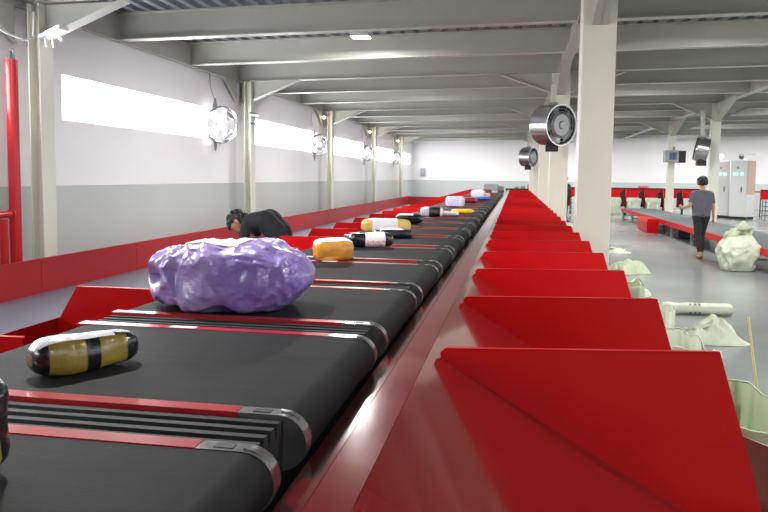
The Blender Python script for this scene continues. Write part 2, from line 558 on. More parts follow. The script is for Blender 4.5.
wall_fan((-6.2, 14.85, 2.76), .40, 'round wall fan against the nearest left window')
wall_fan((-6.2, 22.75, 2.68), .34, 'round wall fan at the end of the second left window')
wall_fan((-6.2, 30.6, 2.68), .34, 'round wall fan at the end of the third left window')
wall_fan((-6.2, 38.3, 2.68), .34, 'farthest round wall fan on the left wall')

# cable tray bracket on the second left column
tb = empty('column_bracket', (-6.08, 16.3, 3.0), label='small grey steel bracket clamped round the second left column', cat='bracket')
MB().box(0, .02, -.12, .42, .12, .15).box(0, .02, -.12, .42, -.12, -.09).build('bars', M['steel'], tb)
MB().box(.0, .2, -.02, .02, .06, .10).build('arm', M['steel'], tb)

# unit on far right column, extinguisher-like box on the far wall
mu = empty('column_unit', (6.36, 31.62, 2.42), label='grey box with dark screen fixed to the far right column', cat='control box')
MB().box(-.38, .14, -.30, .15, 0, .48).build('case', M['steel'], mu, bevel=.01)
MB().box(.142, .42, -.28, .15, -.02, .46).build('side_speaker', M['dark'], mu, bevel=.01)
MB().box(-.22, .06, -.306, -.30, .09, .39).build('screen', M['screen_blue'], mu)
MB().box(-.05, .05, -.05, .05, .48, .62).build('mount', M['steel'], mu)
tag(MB().box(-5.95, -5.65, YN - .12, YN - .002, 1.75, 2.25).build('wall_box', M['steel'], bevel=.01), 'small grey box on the white far wall above the red guard', 'box')

# ------------------------------------------------------------------ sorting line: belt carriers
S_BELT, Y0_BELT = 1.19, 1.665                    # pitch, first joint in view
NB = 31
BX0, BX1, BZ, BR = -1.775, -.515, 1.08, .072
cfr = empty('conveyor_frame', (0, 0, 0), label='dark steel frame carrying the long row of belt sections', cat='conveyor frame')
MB().box(BX0 + .05, BX0 + .13, .3, 39.2, .78, .90).build('side_beam', M['dark'], cfr)
MB().box(BX1 - .20, BX1 - .12, .3, 39.2, .78, .90).build('side_beam', M['dark'], cfr)
MB().box(BX0 + .02, -.475, .3, 39.2, .70, .72).build('base_tray', M['dark'], cfr)
for j in range(14):
    for xx in (BX0 + .09, BX1 - .16):
        MB().box(xx - .04, xx + .04, .5 + j * 2.9, .58 + j * 2.9, 0, .70).build('leg', M['dark'], cfr)


def stadium(x0, x1, zt, r, n=8):
    pts = []
    for k in range(n + 1):
        a = math.pi / 2 - math.pi * k / n
        pts.append((x1 - r + r * math.cos(a), zt - r + r * math.sin(a)))
    for k in range(n + 1):
        a = -math.pi / 2 - math.pi * k / n
        pts.append((x0 + r + r * math.cos(a), zt - r + r * math.sin(a)))
    return pts


def make_carrier():
    c = empty('belt_section', (0, 0, 0))
    pr = stadium(BX0, BX1, BZ, BR, 10)
    hb = .440
    MB().prism([(x, -hb, z) for x, z in pr], (0, 2 * hb, 0)).build('belt', M['belt'], c, smooth=30)
    for s in (-1, 1):
        ya, yb = s * hb + s * .001, s * (hb + .052)
        pts = [(BX0 + .02, ya, BZ - .012), (-.70, ya, BZ - .012), (-.70, ya, BZ + .003), (BX0 + .02, ya, BZ + .003)]
        MB().prism(pts, (0, yb - ya, 0)).build('edge_strip', M['red_strip'], c)
        if s > 0:
            MB().box(-1.36, -1.25, .449, .483, BZ + .003, BZ + .0045).build('white_tag', M['paper'], c)
        else:
            MB().box(-1.74, -1.60, -.483, -.449, BZ + .003, BZ + .0045).build('white_tag', M['paper'], c)
        # polished end shoe: flat tongue then a rounded nose
        n = 12
        nose = [(-.698, BZ + .002), (BX1 - BR + .002, BZ + .002)]
        for k in range(1, n + 1):
            a = math.pi / 2 - math.pi * k / n
            nose.append((BX1 - BR + .002 + (BR + .002) * math.cos(a), BZ - BR + (BR + .002) * math.sin(a)))
        nose += [(-.698, BZ - 2 * BR)]
        sh = MB().prism([(x, ya, z) for x, z in nose], (0, yb - ya, 0)).build('end_shoe', M['chrome'], c, smooth=30)
        MB().box(-.66, -.612, min(ya, yb) + .014, max(ya, yb) - .014, BZ - .003, BZ + .0035).build('slot', M['dark'], sh)
        ring = []
        MB().prism([(BX1 - BR + (BR + .006) * math.cos(t), ya + s * .012, BZ - BR + (BR + .006) * math.sin(t)) for t in [math.pi * (.5 - k / 10) for k in range(11)]] +
                   [(BX1 - BR + (BR - .004) * math.cos(t), ya + s * .012, BZ - BR + (BR - .004) * math.sin(t)) for t in [math.pi * (-.5 + k / 10) for k in range(11)]],
                   (0, s * .012, 0)).build('rim', M['chrome'], sh, smooth=30)
        MB().box(BX0 + .02, -.60, min(ya, yb), max(ya, yb), BZ - .20, BZ - .014).build('side_plate', M['dark'], c)
    # folded bellows towards the next section
    y0, y1 = hb + .053, S_BELT - hb - .053
    nf = 4
    prof = []
    for k in range(nf):
        a, b = y0 + (y1 - y0) * k / nf, y0 + (y1 - y0) * (k + 1) / nf
        w = b - a
        prof += [(a + .001, BZ - .045), (a + w * .28, BZ - .008), (a + w * .72, BZ - .008), (b - .001, BZ - .045)]
    poly = [(BX0 + .03, y, z) for y, z in prof] + [(BX0 + .03, y1, BZ - .2), (BX0 + .03, y0, BZ - .2)]
    MB().prism(poly, (-.575 - BX0 - .03, 0, 0)).build('bellows', M['bellows'], c)
    return c


car0 = make_carrier()
carry = {1: 'under the olive tube parcel', 2: 'under the big purple sack', 0: 'nearest the camera',
         4: 'under the tan parcel', 5: 'under the black parcel with the white label', 6: 'under the long yellow parcel'}
for i in range(NB):
    o = car0 if i == 0 else copy_tree(car0)
    o.location = (0, Y0_BELT + (i - .5) * S_BELT, 0)
    if i in carry:
        lb_ = 'black belt section with red edge strips, ' + carry[i]
    elif i < 15:
        lb_ = 'black belt section with red edge strips, %s along the line from the near end' % ORD[i]
    else:
        lb_ = 'narrow-looking black belt section at the distant end of the sorting line'
    tag(o, lb_, 'belt section', 'belt sections of the sorting line')

# ------------------------------------------------------------------ right rail and chutes
FY0, FS, NF = 2.65, 1.203, 32
rl = empty('chute_rail', (0, 0, 0), label='red steel rail between the belt sections and the right hand chutes', cat='rail')
MB().box(-.510, -.40, .4, 41.2, .945, .96).build('lower_ledge', M['red_plate'], rl)
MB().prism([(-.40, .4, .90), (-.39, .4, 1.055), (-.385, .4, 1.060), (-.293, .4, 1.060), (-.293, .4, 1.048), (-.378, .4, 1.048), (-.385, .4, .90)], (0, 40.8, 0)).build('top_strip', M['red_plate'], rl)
for j in range(15):
    MB().box(-.46, -.40, .6 + j * 2.75, .66 + j * 2.75, 0, .945).build('leg', M['dark'], rl)

SK = .17                                          # the chutes lean forward along the line


def fin_y(x):
    return SK * (x + .25) / 1.02


def plate_z(x):
    return 1.058 - .632 * (x + .290)


def make_chute():
    c = empty('chute', (0, 0, 0))
    # sloping plate on the near side of the divider
    x0, x1, t = -.292, .745, .006
    pp = [(x0, fin_y(x0) - FS + .001, plate_z(x0)), (x1, fin_y(x1) - FS + .001, plate_z(x1)), (x1, fin_y(x1) - .0, plate_z(x1)), (x0, fin_y(x0) - .0, plate_z(x0))]
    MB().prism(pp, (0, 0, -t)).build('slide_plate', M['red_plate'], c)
    # upright divider
    dv = [(-.256, 1.054), (-.240, 1.07), (.758, 1.07), (.915, .559), (.985, plate_z(.985) - .02), (.745, plate_z(.745) - .03), (-.25, plate_z(-.25) - .02)]
    MB().prism([(x, fin_y(x), z) for x, z in dv], (0, .005, 0)).build('divider', M['red'], c)
    MB().prism([(-.235, fin_y(-.235), 1.066), (.758, fin_y(.758), 1.066), (.758, fin_y(.758) + .022, 1.066), (-.235, fin_y(-.235) + .022, 1.066)], (0, 0, .005)).build('top_hem', M['red'], c)
    MB().prism([(.758, fin_y(.758) + .003, 1.069), (.915, fin_y(.915) + .003, .559), (.985, fin_y(.985) + .003, plate_z(.985)), (.978, fin_y(.97) + .003, plate_z(.985)), (.908, fin_y(.91) + .003, .559), (.751, fin_y(.751) + .003, 1.069)], (0, .02, 0)).build('end_hem', M['red'], c)
    # bag bracket and leg
    MB().prism([(.86, fin_y(.9) + .03, .745), (1.16, fin_y(.9) + .03, .64), (1.16, fin_y(.9) + .03, .44), (.95, fin_y(.9) + .03, .44)], (0, .008, 0)).build('bag_bracket', M['red_plate'], c)
    MB().box(.90, .95, fin_y(.9) + .04, fin_y(.9) + .09, 0, .44).build('leg', M['dark'], c)
    return c


ch0 = make_chute()
for i in range(NF):
    o = ch0 if i == 0 else copy_tree(ch0)
    o.location = (0, FY0 + i * FS, 0)
    if i == 0:
        t = 'glossy red chute with tall divider, nearest on the right of the belts'
    elif i < 14:
        t = 'glossy red chute on the right of the belts, %s from the front' % ORD[i]
    else:
        t = 'small distant red chute far along the right of the belts'
    tag(o, t, 'chute', 'red chutes on the right of the belts')

fcs = empty('front_chute', (0, FY0 - FS, 0), label='glossy red slide plate in the bottom foreground before the first divider', cat='chute', group='red chutes on the right of the belts')
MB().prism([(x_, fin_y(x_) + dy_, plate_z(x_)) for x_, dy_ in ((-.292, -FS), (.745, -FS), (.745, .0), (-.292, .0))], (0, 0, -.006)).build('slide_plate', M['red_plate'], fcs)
MB().box(.66, .70, .02, .06, 0, plate_z(.70) - .008).build('leg', M['dark'], fcs)

# left chutes, shallower, open towards the left aisle
rl2 = empty('left_rail', (0, 0, 0), label='thin red rail along the left edge of the belt sections', cat='rail')
MB().box(-1.835, -1.80, .4, 41.2, .96, .985).build('top_strip', M['red'], rl2)
for j in range(15):
    MB().box(-1.83, -1.80, .6 + j * 2.75, .66 + j * 2.75, 0, .96).build('leg', M['dark'], rl2)


def lplate_z(x):
    return .97 - .38 * (-1.84 - x)


def make_left_chute():
    c = empty('left_chute', (0, 0, 0))
    pp = [(-1.838, -FS + .004, lplate_z(-1.838)), (-2.50, -FS + .004, lplate_z(-2.5)), (-2.50, -.004, lplate_z(-2.5)), (-1.838, -.004, lplate_z(-1.838))]
    MB().prism(pp, (0, 0, -.006)).build('slide_plate', M['red_plate'], c)
    dv = [(-1.838, 1.07), (-2.385, 1.07), (-2.585, .735), (-2.50, .70), (-1.838, .95)]
    MB().prism([(x, 0, z) for x, z in dv], (0, .005, 0)).build('divider', M['red'], c)
    MB().prism([(-1.838, 0, 1.066), (-2.385, 0, 1.066), (-2.385, .022, 1.066), (-1.838, .022, 1.066)], (0, 0, .005)).build('top_hem', M['red'], c)
    MB().box(-2.506, -2.50, -FS + .004, -.004, lplate_z(-2.5) - .01, .89).build('outer_lip', M['red_plate'], c)
    MB().box(-2.48, -2.44, -.06, -.02, 0, .70).build('leg', M['dark'], c)
    return c


lc0 = make_left_chute()
for i in range(NF):
    o = lc0 if i == 0 else copy_tree(lc0)
    o.location = (0, FY0 - .19 + i * FS, 0)
    if i == 0:
        t = 'red left hand chute at the left edge, beside the olive parcel'
    elif i == 1:
        t = 'red left hand chute with pointed divider left of the purple sack'
    elif i < 12:
        t = 'red left hand chute behind the purple sack, %s from the front' % ORD[i]
    else:
        t = 'small distant red chute far along the left of the belts'
    tag(o, t, 'chute', 'red chutes on the left of the belts')


# ------------------------------------------------------------------ woven bags
def nz(p, s=1.0, seed=0.0):
    return noise.noise(Vector((p[0] * s + seed, p[1] * s - seed * .7, p[2] * s + seed * 1.3)))


def rrect(th, a, b, e=.35):
    c, s = math.cos(th), math.sin(th)
    return a * math.copysign(abs(c) ** e, c), b * math.copysign(abs(s) ** e, s)


def open_bag(name, loc, ax, by, h, seed, m, label, group, cat='bag', fold=.14, rz=0.0):
    """hanging open sack: floor, wrinkled sides, rim folded outward"""
    e = empty(name, loc, rz, label, cat, group)
    rings = []                                    # (height, scale, wrinkle)
    for q in range(9):
        t = q / 8
        rings.append((h * t, .74 + .30 * math.sin(min(1, t * 1.25) * math.pi / 2), .10 * (1 - t) + .045))
    rings[0] = (0.0, .55, .05)
    inner = [(h + .004, .985, .02), (h * .8, .93, .05), (h * .45, .82, .08), (h * .2, .70, .08), (h * .12, .2, .03)]
    nth = 64

    def pt(ring, j, off=0.0):
        z, s, w = ring
        th = 2 * math.pi * j / nth
        x, y_ = rrect(th, ax * s, by * s, .55)
        d = 1 + w * 2.2 * nz((math.cos(th) * 2.4, math.sin(th) * 2.4, z * 2.2), 1.4, seed) + (w + .03) * 1.3 * (.3 - abs(nz((math.cos(th) * 6, math.sin(th) * 6, z * 2.5), 1, seed + 4)))
        zz = z + (.085 * nz((math.cos(th) * 1.6, math.sin(th) * 1.6, 0), 1, seed + 9) if z > h * .5 else 0)
        return (x * d + off * math.cos(th), y_ * d + off * math.sin(th), max(0, zz))
    seq = rings + inner
    vs = [pt(r, j) for r in seq for j in range(nth)]
    fs = []
    for i in range(len(seq) - 1):
        for j in range(nth):
            j2 = (j + 1) % nth
            fs.append((i * nth + j, i * nth + j2, (i + 1) * nth + j2, (i + 1) * nth + j))
    fs.append(tuple(range(nth)))
    fs.append(tuple((len(seq) - 1) * nth + j for j in range(nth - 1, -1, -1)))
    MB().add(vs, fs).build('sack_body', m, e, smooth=60)
    f0 = rings[-1]
    cuff = [(f0[0] + .006, f0[1] * 1.0, f0[2]), (f0[0] + .008, f0[1] * 1.03, f0[2]), (f0[0] - fold * .5, f0[1] * 1.05, f0[2] * 1.2), (f0[0] - fold, f0[1] * 1.04, f0[2] * 1.5)]
    vs = [pt(r, j, .006) for r in cuff for j in range(nth)]
    fs = []
    for i in range(len(cuff) - 1):
        for j in range(nth):
            j2 = (j + 1) % nth
            fs.append((i * nth + j, i * nth + j2, (i + 1) * nth + j2, (i + 1) * nth + j))
    MB().add(vs, fs).build('folded_cuff', m, e, smooth=60)
    return e


for i in range(0, 15):
    yb_ = FY0 + i * FS + fin_y(1.0)               # far side divider of chute i+1 is yb_+FS
    lean = random.uniform(-.02, .05)
    if i in (5, 11):                              # a column stands here
        continue
    tint = M['bag_green'] if i % 3 == 0 else M['bag']
    if i == 0:
        t = 'open woven sack hanging right of the nearest chute divider'
    elif i == 1:
        t = 'open pale woven sack behind the nearest chute divider, by the crumpled sack'
    elif i < 9:
        t = 'open pale woven sack at the outlet of the %s right chute' % ORD[i + 1]
    else:
        t = 'distant pale woven sack hidden behind the chute dividers'
    open_bag('open_sack', (.985 + lean * .4, yb_ + .60, 0), .185, .32, .73 + random.uniform(-.04, .03), i * 3.7 + 1, tint, t, 'sacks below the right chutes')
open_bag('open_sack', (1.0, FY0 - .50 + fin_y(1.0), 0), .20, .33, .40, 77, M['bag'], 'low pale sack at the bottom right corner', 'sacks below the right chutes')


def crumpled(name, loc, a, b, h, seed, m, label, cat='bag', group=None, rz=0.0):
    e = empty(name, loc, rz, label, cat, group)

    def fn(u, v):
        r, th = u, 2 * math.pi * v
        sq = 1 / max(abs(math.cos(th)), abs(math.sin(th))) ** .6
        x = a * sq * r * math.cos(th) * (1 + .22 * nz((math.cos(th) * 1.5, math.sin(th) * 1.5, 0), 1, seed))
        y_ = b * sq * r * math.sin(th) * (1 + .22 * nz((math.cos(th) * 1.5, math.sin(th) * 1.5, 3), 1, seed))
        z = h * (1 - r ** 3.5) * (.50 + .7 * nz((x * 3.5, y_ * 3.5, 0), 1, seed) + .55 * (.35 - abs(nz((x * 7 + y_ * 3, y_ * 4, 0), 1, seed + 2))) + .35 * (.3 - abs(nz((x * 16, y_ * 9, 0), 1, seed + 6)))) + .004
        z = max(z, .004)
        return (x, y_, z)
    mb = MB().grid(fn, 34, 72, False, True)
    n = 72
    mb.f.append(tuple(33 * n + j for j in range(n)))
    mb.build('cloth', m, e, smooth=55)
    # a folded flap lying across it
    def fl_(u, v):
        x = (u - .5) * a * 1.3
        y_ = (v - .5) * b * .7 + .12 * b * math.sin(u * 5 + seed)
        return (x, y_, h * (.62 * math.exp(-(2.2 * (u - .5)) ** 2) + .5 * nz((x * 5, y_ * 5, 1), 1.2, seed + 5)) + .05)
    ff = MB().grid(fl_, 14, 8).build('flap', m, e, smooth=60)
    so = ff.modifiers.new('thick', 'SOLIDIFY')
    so.thickness = .006
    return e


crumpled('crumpled_sack', (2.10, 8.2, 0), 0.34, .30, .22, 3.0, M['bag'], 'crumpled pale woven sack thrown on the floor beside the second open sack', rz=.2)
crumpled('crumpled_sack', (2.05, 13.9, 0), .32, .36, .26, 8.0, M['bag_green'], 'heap of greenish woven sacks on the floor right of the nearest column foot', rz=.5)
crumpled('crumpled_sack', (1.75, 11.3, 0), .24, .30, .22, 18.0, M['bag'], 'pale sack heap on the floor between the rolled sacks and the column', rz=1.1)
crumpled('crumpled_sack', (2.25, 17.6, 0), .46, .30, .10, 12.0, M['bag'], 'flat folded pale sack lying alone on the floor beyond the heap', rz=.1)

rb = empty('rolled_sacks', (2.30, 9.72, 0.0), .05, 'roll of white printed sacks lying on the grey floor', 'sack roll')


def rollfn(u, v):
    th = 2 * math.pi * v
    r = .075 + .006 * nz((u * 6, math.cos(th), math.sin(th)), 1.5)
    return (-.42 + .84 * u, 1.25 * r * math.cos(th), r * .95 + .004 + r * .95 * math.sin(th))


MB().grid(rollfn, 24, 22, False, True).build('roll', M['bag'], rb, smooth=True)
MB().add([rollfn(1, k / 22) for k in range(22)] + [(.42, 0, .075)], [(k, (k + 1) % 22, 22) for k in range(22)]).build('roll_end', M['steel'], rb)
MB().add([rollfn(0, k / 22) for k in range(22)] + [(-.42, 0, .075)], [(k, (k + 1) % 22, 22) for k in range(22)]).build('roll_end', M['bag_green'], rb)
ink = mat('faded_print', (120, 100, 120), .6)
for uu in (.40, .47, .53):
    for vv in (.10, .22, .34, .60, .72):
        def pfn(a, b, uu=uu, vv=vv):
            p = Vector(rollfn(uu + (a - .5) * .03, vv + (b - .5) * .07))
            c = Vector((p.x, 0, .075))
            return p + (p - c).normalized() * .003
        MB().grid(pfn, 3, 3).build('print_mark', ink, rb)

st = tag(MB().tube([(1.36, 4.2, .0), (1.322, 4.2, .60), (1.27, 4.22, .96)], [.008, .008, .006], 8).build('bamboo_stick', M['wood'], smooth=True),
         'thin pale bamboo stick standing up by the nearest open sack', 'stick')

# full sack by the belt table
fs_ = empty('full_sack', (4.17, 14.7, 0), .1, 'full white sack standing beside the low grey conveyor, behind the walking man', 'bag')


def sackfn(u, v):
    th = 2 * math.pi * v
    t = u
    s = .80 + .32 * math.sin(min(1, t * 1.5) * 2.0) - .38 * max(0, t - .72) / .28
    s *= (1 if t > .02 else .8)
    x, y_ = rrect(th, .30 * s, .24 * s, .6)
    z = .66 * t
    d = 1 + .20 * nz((math.cos(th) * 2, math.sin(th) * 2, z * 4), 1.3, 5) + .20 * (.3 - abs(nz((math.cos(th) * 3.5, math.sin(th) * 3.5, z * 6), 1, 9))) + .10 * (.3 - abs(nz((math.cos(th) * 8, math.sin(th) * 8, z * 14), 1, 19)))
    return (x * d, y_ * d, z + .06 * t * nz((math.cos(th) * 2, math.sin(th) * 2, 0), 1, 3))


mb = MB().grid(sackfn, 44, 72, False, True)
mb.f += [tuple(range(72)), tuple(43 * 72 + j for j in range(71, -1, -1))]
mb.build('sack_body', M['bag'], fs_, smooth=60)


def tuft(u, v):
    x = -.26 + .50 * u
    z = .64 + .10 * math.sin(u * 2.6 + .3) + .13 * u
    y_ = -.10 + .20 * v
    return (x, y_ + .05 * nz((x * 5, v * 3, 0), 1, 4), z + .12 * nz((x * 4, v * 3, 2), 1.2, 8) * (1 + v) + .06 * math.sin(v * 6))


tf = MB().grid(tuft, 18, 10).build('tied_top', M['bag_green'], fs_, smooth=60)
tf.modifiers.new('thick', 'SOLIDIFY').thickness = .09


# ------------------------------------------------------------------ parcels on the belts
def sup(c, e):
    return math.copysign(abs(c) ** e, c)


def parcel_surface(L, W, H, pe=5.0, ce=.6, lump=.05, seed=0.0, lscale=5.0, fold=0.0):
    def fn(u, v, off=0.0):
        t = -1 + 2 * u
        r = max(0.0, 1 - abs(t) ** pe) ** (1 / 2.2)
        th = 2 * math.pi * v
        y_ = W / 2 * r * sup(math.cos(th), ce)
        z = H / 2 * r * sup(math.sin(th), ce)
        x = L / 2 * t
        k = 1 + lump * 2 * nz((x, y_, z), lscale, seed) + lump * nz((x, y_, z), lscale * 2.7, seed + 3)
        if fold:
            k += fold * abs(nz((x * .6, y_, z), lscale * 1.7, seed + 11)) - fold * .3
        return Vector((x * (1 + lump * .6 * nz((x, y_, z), lscale, seed + 7)), y_ * k + (math.copysign(off, math.cos(th)) * abs(math.cos(th)) if r > .2 else 0),
                       max(-H / 2, z * k) + H / 2 + off * math.sin(th)))
    return fn


def parcel(name, loc, rz, dims, m, label, bands=(), group='parcels on the belt sections', cat='parcel', nu=30, nv=32, **kw):
    e = empty(name, loc, rz, label, cat, group)
    fn = parcel_surface(*dims, **kw)
    us = [.5 - .5 * math.cos(math.pi * i / (nu - 1)) for i in range(nu)]
    MB().grid(lambda u, v: fn(us[round(u * (nu - 1))], v), nu, nv, False, True).build('wrapping', m, e, smooth=50)
    for (bn, bm_, u0, u1, v0, v1, off) in bands:
        full = (v1 - v0) >= .999
        MB().grid(lambda u, v: fn(u0 + (u1 - u0) * u, v0 + (v1 - v0) * v, off), 12, 26, False, full).build(bn, bm_, e, smooth=50)
    return e


BT = BZ + .001
M['purple'] = mat('purple_plastic_film', (112, 88, 178), 0.35, var=1, vscale=4.5, bump=0.7, bscale=26, rgb2=(172, 152, 204), coat=0.8, rvar=.12, coat_rough=.18, stretch=(.6, 1, 1))
M['film'] = mat('clear_film_glare', (206, 196, 226), 0.2, coat=0.8, bump=.6, bscale=16, var=.15, vscale=8)
M['olive'] = mat('olive_gold_film', (150, 128, 58), 0.25, coat=.6, bump=.4, bscale=18, var=.3, vscale=10)
M['tan'] = mat('tan_tape', (205, 142, 46), 0.28, coat=.5, bump=.4, bscale=16, var=.15, vscale=9)
M['yellow'] = mat('yellow_film', (220, 188, 100), 0.3, coat=.5, bump=.4, bscale=14, var=.12, vscale=9)
M['bright_yellow'] = mat('bright_yellow_film', (224, 196, 30), 0.3, coat=.4, bump=.3)
M['red_film'] = mat('red_film', (176, 30, 44), 0.3, coat=.5, bump=.4, bscale=14)
M['blue_film'] = mat('blue_film', (40, 96, 200), 0.3, coat=.5, bump=.4, bscale=14)
M['brown_card'] = mat('brown_cardboard', (120, 84, 62), 0.7, var=.1)
M['clear_white'] = mat('white_poly_film', (222, 222, 226), 0.25, coat=.5, bump=.5, bscale=18, var=.1)
M['lilac_print'] = mat('lilac_print', (150, 150, 200), .5, var=.4, vscale=60, rgb2=(226, 226, 236))
M['red_print'] = mat('red_print', (190, 90, 100), .5, var=.5, vscale=70, rgb2=(232, 220, 224))


# big purple sack: lumpy bundle with gathered film at the left end
ps = empty('purple_sack', (-1.285, 3.24, BT), .06, 'huge lumpy purple sack wrapped in clear film on the belt', 'sack')
psf = parcel_surface(.75, .46, .33, pe=4.2, ce=.55, lump=.03, seed=2.3, lscale=4.0)
NUs, NVs = 120, 110


def purple(u, v, off=0.0):
    u2 = .5 - .5 * math.cos(math.pi * u)
    p = psf(u2, v, off)
    t = -1 + 2 * u2
    th = 2 * math.pi * v
    cs, sn = math.cos(th), math.sin(th)
    # film pulled in by the cord at the left end and the middle
    pin = .10 * math.exp(-((t + .60 + .05 * cs) / .07) ** 2) + .035 * math.exp(-((t + .02 + .08 * sn) / .06) ** 2) + .03 * math.exp(-((t - .55 - .08 * sn) / .08) ** 2)
    # long pleats gathering towards the cords, and broad dents
    pl = .05 * abs(nz((t * 1.3, cs * 3.2, sn * 3.2), 1.0, 6)) + .028 * nz((t * 2.2, cs * 7.5, sn * 7.5), 1.0, 3) * (.4 + math.exp(-((t + .6) / .25) ** 2) + .8 * math.exp(-((t - .7) / .3) ** 2))
    br = .09 * nz((t * 1.6, cs * 1.1, sn * 1.1), 1.0, 14)
    k = 1 - pin + pl * .9 + br
    zc = .16
    p.y *= k
    p.z = zc + (p.z - zc) * k
    if t > .55:                                   # right end tapers upward like a tied ear
        q = (t - .55) / .45
        p.z = p.z * (1 - .45 * q) + .19 * .45 * q
    if t < -.75:                                  # left mouth splits into an upper and a lower lip
        q = (-.75 - t) / .25
        p.x -= .05 * q * abs(sn) - .05 * q * (1 - abs(sn))
    # crumpled film: sharp little ridges in all directions
    q1, q2 = nz((p.x, p.y, p.z), 11, 21), nz((p.x, p.y, p.z), 24, 31)
    f = .030 * (.35 - abs(q1)) + .012 * (.3 - abs(q2)) + .022 * nz((p.x, p.y, p.z), 6, 41)
    d = Vector((0, p.y, p.z - zc))
    if d.length > 1e-4:
        p += d.normalized() * f * min(1.0, (1 - abs(t)) * 8)
    p.z = max((p.z - .012) * .93, 0.0)
    return p


MB().grid(purple, NUs, NVs, False, True).build('wrapped_bundle', M['purple'], ps, smooth=True)
MB().grid(lambda u, v: purple(.30 + .25 * u, .19 + .13 * v, .004), 16, 12).build('glare_sheet', M['paper'], ps, smooth=True)  # white sheet standing in for the glare along the sack top

parcel('olive_parcel', (-1.325, 2.075, BT), .98, (.345, .13, .112), M['olive'], 'olive and black tube parcel with silvery film, nearest whole parcel',
       [('black_band', M['black_wrap'], .44, .56, 0, 1, .002), ('black_end', M['black_wrap'], .84, .995, 0, 1, .002), ('black_end', M['black_wrap'], .0, .12, 0, 1, .002),
        ('silver_film', M['clear_white'], .02, .72, .20, .36, .005), ('black_top', M['black_wrap'], .55, .9, .12, .34, .004)], lump=.10, seed=4)
parcel('dark_parcel', (-1.228, 1.245, BT), 1.50, (.26, .46, .215), M['black_wrap'], 'black and olive parcel cut off by the left edge of the picture',
       [('olive_band', M['olive'], .30, .66, 0, 1, .003)], ce=.38, lump=.03, seed=9)
parcel('tan_parcel', (-1.31, 5.22, BT), .45, (.30, .20, .155), M['tan'], 'tan taped parcel with white top behind the purple sack',
       [('label_sheet', M['paper'], .06, .94, .14, .38, .003)], ce=.45, lump=.05, seed=5, pe=7)
parcel('black_parcel', (-1.23, 6.27, BT), .40, (.40, .15, .125), M['black_wrap'], 'black parcel with a white label wrapped round its middle',
       [('label_sheet', M['paper'], .34, .78, 0, 1, .003), ('printed_lines', M['red_print'], .36, .76, .50, .62, .005)], lump=.05, seed=6, pe=8, ce=.7)
parcel('yellow_parcel', (-1.39, 7.94, BT), .22, (.56, .22, .15), M['yellow'], 'long yellow parcel with a broad white label across it',
       [('label_sheet', M['paper'], .22, .72, 0, 1, .003)], lump=.04, seed=7, pe=9, ce=.6)
parcel('flat_black_parcel', (-1.22, 7.38, BT), .3, (.40, .30, .085), M['black_wrap'], 'flat black parcel with white paper on top, before the yellow one',
       [('label_sheet', M['paper'], .15, .72, .14, .38, .003)], ce=.4, lump=.05, seed=8, pe=8)
parcel('small_black_parcel', (-1.36, 9.55, BT), .05, (.37, .26, .13), M['black_wrap'], 'black pouch with a white label behind the yellow parcel',
       [('label_sheet', M['paper'], .08, .66, .12, .40, .003)], ce=.6, lump=.07, seed=9)
parcel('clear_parcel', (-1.27, 11.4, BT), .0, (.36, .28, .15), M['clear_white'], 'white film parcel with a black wrapped half',
       [('black_half', M['black_wrap'], .42, .90, 0, 1, .004)], ce=.5, lump=.06, seed=10, pe=7)
parcel('white_pouch', (-1.02, 11.75, BT), .1, (.30, .30, .07), M['clear_white'], 'flat white pouch between the half black parcel and the yellow pouch', ce=.5, lump=.08, seed=11)
parcel('yellow_pouch', (-.88, 12.7, BT), .05, (.40, .36, .07), M['bright_yellow'], 'flat bright yellow pouch near the right edge of the belts', ce=.6, lump=.08, seed=12)
parcel('printed_parcel', (-1.22, 15.3, BT), .0, (.40, .40, .22), M['clear_white'], 'white parcel with lilac print standing mid belt', [('print_panel', M['lilac_print'], .1, .9, .18, .60, .004)], ce=.35, lump=.03, seed=13, pe=9)
parcel('red_parcel', (-1.10, 18.2, BT), .0, (.40, .34, .13), M['red_film'], 'dark red film parcel just behind the lilac printed one', ce=.5, lump=.05, seed=14)
parcel('blue_parcel', (-.88, 20.3, BT), .1, (.46, .5, .09), M['blue_film'], 'flat blue film parcel at the right of the belts', ce=.6, lump=.06, seed=15)
parcel('white_parcel', (-1.08, 22.2, BT), .0, (.44, .4, .26), M['clear_white'], 'upright white film parcel behind the blue one', ce=.5, lump=.06, seed=16)
parcel('tan_pouch', (-.90, 23.4, BT), .0, (.30, .3, .14), mat('peach_card', (216, 180, 160), .6), 'small peach coloured parcel right of the upright white one', ce=.4, lump=.03, seed=26)
parcel('brown_parcel', (-.94, 25.3, BT), .0, (.34, .3, .22), M['brown_card'], 'dark brown carton far along the belts', ce=.3, lump=.02, seed=17, pe=12)
parcel('grey_carton', (-.96, 30.6, BT), .0, (.62, .5, .36), mat('grey_carton', (150, 154, 156), .6, var=.2, vscale=8), 'large grey and white carton near the far end of the belts',
       [('white_face', M['paper'], .3, .97, .52, .98, .004)], ce=.22, lump=.01, seed=18, pe=16)
parcel('grey_bag', (-.72, 33.6, BT), .0, (.5, .4, .26), mat('grey_green_bag', (140, 146, 136), .6), 'grey green bag beyond the large carton', ce=.5, lump=.05, seed=19)
parcel('small_carton', (-.80, 36.6, BT), .0, (.34, .4, .2), mat('dark_grey_carton', (96, 98, 100), .6), 'farthest small dark parcel on the belts', ce=.4, lump=.03, seed=20)

# end stop of the line with dark lumps
eo = empty('end_stop', (.4, 41.35, 0), label='dark machine end plate closing the far end of the right chutes', cat='machine')
MB().box(-.9, .75, 0, .1, 0, 1.12).build('plate', M['dark'], eo)
for xx, hh in ((-.3, .10), (.05, .16), (.4, .24)):
    MB().box(xx - .12, xx + .12, .0, .1, 1.12, 1.12 + hh).build('motor', M['steel'], eo, bevel=.02)

